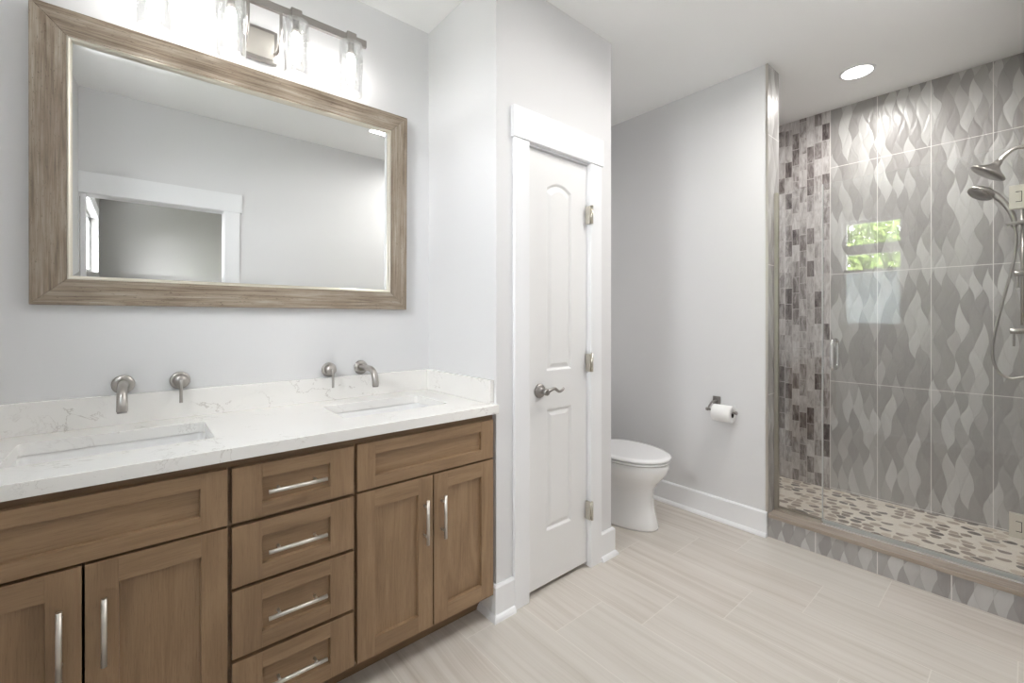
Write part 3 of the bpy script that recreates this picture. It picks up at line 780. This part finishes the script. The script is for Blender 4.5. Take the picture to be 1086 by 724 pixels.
b = B(); b.box(-.006, -.0042, -.004, .7165, -.008, .012); b.build('bottom_sweep', M['seal'], o)
for z in (1.768, .368):
    b = B(); zc = z-.145
    b.box(-.012, -.0045, -.016, .041, zc-.050, zc+.050); b.box(.0045, .012, -.016, .041, zc-.050, zc+.050)
    b.box(-.012, .012, -.0195, -.0165, zc-.050, zc+.050)
    h = b.build('hinge', M['hinge'], o, bevel=.0015)
    b = B(); b.box(-.0135, -.0121, .004, .006, zc-.022, zc+.022); b.box(-.0135, -.0121, .006, .022, zc+.020, zc+.022); b.box(-.0135, -.0121, .006, .022, zc-.022, zc-.020); b.build('hinge_slot', M['rubber'], h)
b = B(); hy = .665
for s in (-1, 1):
    b.tube([(s*.004, hy, .838), (s*.030, hy, .838), (s*.047, hy, .846), (s*.052, hy, .862), (s*.052, hy, .90), (s*.052, hy, .950), (s*.052, hy, .966), (s*.047, hy, .982), (s*.030, hy, .990), (s*.004, hy, .990)], .0095, 16, sub=5)
b.build('pull_handle', M['chrome'], o)
b = B(); b.box(XG-.020, XG-.014, .002, .738, .1325, .1385); b.box(XG-.020, XG-.0185, .002, .738, .1385, .141)
b.build('threshold_strip', M['strip'], label='thin shiny metal strip lying along the curb under the glass door', cat='metal strip')

XF = 3.22
o = thing('overhead_shower', 'round satin nickel fixed shower head on a curved wall arm, topmost', 'shower head', (XF, 0, 2.06))
b = B(); b.lathe([(.030, 0), (.030, .004), (.012, .010)], (0, 0, 0), (0, 1, 0), 28); b.build('flange', M['nickel'], o)
b = B(); b.tube([(0, .004, 0), (0, .035, .012), (0, .060, .004), (0, .085, -.020), (0, .100, -.040)], .0095, 14); b.build('shower_arm', M['nickel'], o)
b = B(); dr = Vector((-.08, .60, -.80)).normalized(); hc_ = Vector((0, .098, -.036))
b.lathe([(.012, 0), (.016, .008), (.017, .020), (.022, .030), (.040, .045), (.066, .060), (.072, .065), (.072, .071), (.068, .073)], hc_, dr, 40); b.build('head', M['nickel'], o)
b = B(); b.lathe([(.066, .0725), (.066, .0745), (.0, .0750)], hc_, dr, 40); b.build('spray_face', M['nickel_dark'], o)

o = thing('hand_shower', 'satin nickel hand shower with a long looping hose, below the fixed head', 'hand shower', (XF, .055, 1.74))
b = B()
hp = Vector((0, .105, .140)); dd = Vector((-.34, .48, -.80)).normalized()
b.lathe([(.010, -.018), (.030, -.016), (.050, -.006), (.054, .004), (.053, .010), (.047, .014)], hp, dd, 36)
b.tube([(0, -.004, -.05), (0, 0, 0), (0, .022, .060), (0, .055, .112), (0, .092, .148)], [.010, .0105, .012, .013, .016, .020], 16)
b.build('hand_piece', M['nickel'], o)
b = B(); b.lathe([(.046, .0135), (.046, .0155), (.0, .016)], hp, dd, 36); b.build('spray_face', M['nickel_dark'], o)
b = B(); b.tube([(0, y_-.055, z_-1.74) for y_, z_ in ((.050, 1.692), (.046, 1.64), (.050, 1.56), (.064, 1.465), (.090, 1.33), (.114, 1.19), (.123, 1.08), (.108, 1.0), (.069, .962), (.028, .970), (.001, .985))], .0058, 12, sub=8); b.lathe([(.022, 0), (.022, .004), (.010, .012)], (0, -.055, .985-1.74), (0, 1, 0), 24); b.build('hose', M['nickel'], o)

o = thing('slide_bar', 'vertical nickel slide bar holding the hand shower', 'shower bar', (XF, 0, 1.72))
b = B(); b.cyl((0.035, .026, -.50), (0.035, .026, .06), .007, n=18)
for z in (-.47, .035): b.cyl((0.035, 0, z), (0.035, .026, z), .007, n=16); b.lathe([(.016, 0), (.016, .005), (.009, .010)], (0.035, 0, z), (0, 1, 0), 20)
b.build('bar', M['nickel'], o)
b = B(); b.box(.018, .050, .014, .040, -.010, .006); b.box(-.014, .018, .022, .078, -.018, -.004); b.build('holder', M['nickel_dark'], o, bevel=.002)
for i, (z, lab) in enumerate(((1.462, 'nickel shower valve with a lever pointing down, upper of the two'), (1.192, 'nickel shower valve with a lever pointing down, lower of the two'))):
    o = thing('shower_valve', lab, 'shower valve', (XF-.09, 0, z), 'shower valves on the side wall')
    b = B(); b.lathe([(.075, 0), (.075, .004), (.070, .007), (.020, .008)], (0, 0, 0), (0, 1, 0), 36) if i else b.lathe([(.045, 0), (.045, .004), (.040, .007), (.020, .008)], (0, 0, 0), (0, 1, 0), 36); b.build('escutcheon', M['nickel'], o)
    b = B(); b.lathe([(.013, .008), (.013, .048+.012*i), (.011, .052+.012*i)], (0, 0, 0), (0, 1, 0), 28); b.build('valve_hub', M['nickel'], o)
    b = B(); b.tube([(0, .040+.012*i, -.008), (0, .040+.012*i, -.035), (0, .040+.012*i, -.070)], .0045, 12); b.build('lever_rod', M['nickel'], o)

o = thing('shower_drain', 'small round metal drain grate in the pebble shower floor near the glass', 'drain', (3.10, .93, ZS))
b = B(); b.lathe([(.056, 0), (.056, .003), (.048, .003)], (0, 0, 0), (0, 0, 1), 36); b.build('rim', M['nickel_dark'], o)
b = B()
for k in range(-4, 5):
    l_ = math.sqrt(max(.046**2-(k*.010)**2, 0)); b.box(k*.010-.003, k*.010+.003, -l_, l_, .003, .0045)
b.build('grate', M['nickel'], o)

# ================================================================ OUTSIDE THE WINDOWS
struct('ground', B().box(-30, -2.5, -20, 20, -.6, -.5), M['lawn'])
def tree(x, y, hgt, r, lab):
    o = thing('tree', lab, 'tree', (x, y, -.5), 'trees outside the windows')
    b = B(); b.tube([(0, 0, 0), (.1, .05, hgt*.4), (-.05, .1, hgt*.8)], [.16, .12, .05], 12); b.build('trunk', M['bark'], o)
    b = B()
    for i in range(3400):
        u = random.uniform(-1, 1); t = random.uniform(0, 2*PI); q = r*random.random()**.45
        c = Vector((q*math.sqrt(1-u*u)*math.cos(t), q*math.sqrt(1-u*u)*math.sin(t), hgt*.75+q*u*1.25))
        a = Vector((random.gauss(0, 1), random.gauss(0, 1), random.gauss(0, 1))).normalized(); e = a.orthogonal().normalized()*random.uniform(.04, .07); a = a*random.uniform(.06, .11)
        k = len(b.v); b.v += [c-a, c+e, c+a, c-e]; b.face((k, k+1, k+2, k+3))
    b.build('foliage', M['foliage'], o)
tree(-7.0, 2.3, 4.0, 1.5, 'leafy green tree mirrored in the shower glass')
tree(-10.5, 5.6, 5.6, 2.0, 'leafy green tree further off outside the bathroom window')
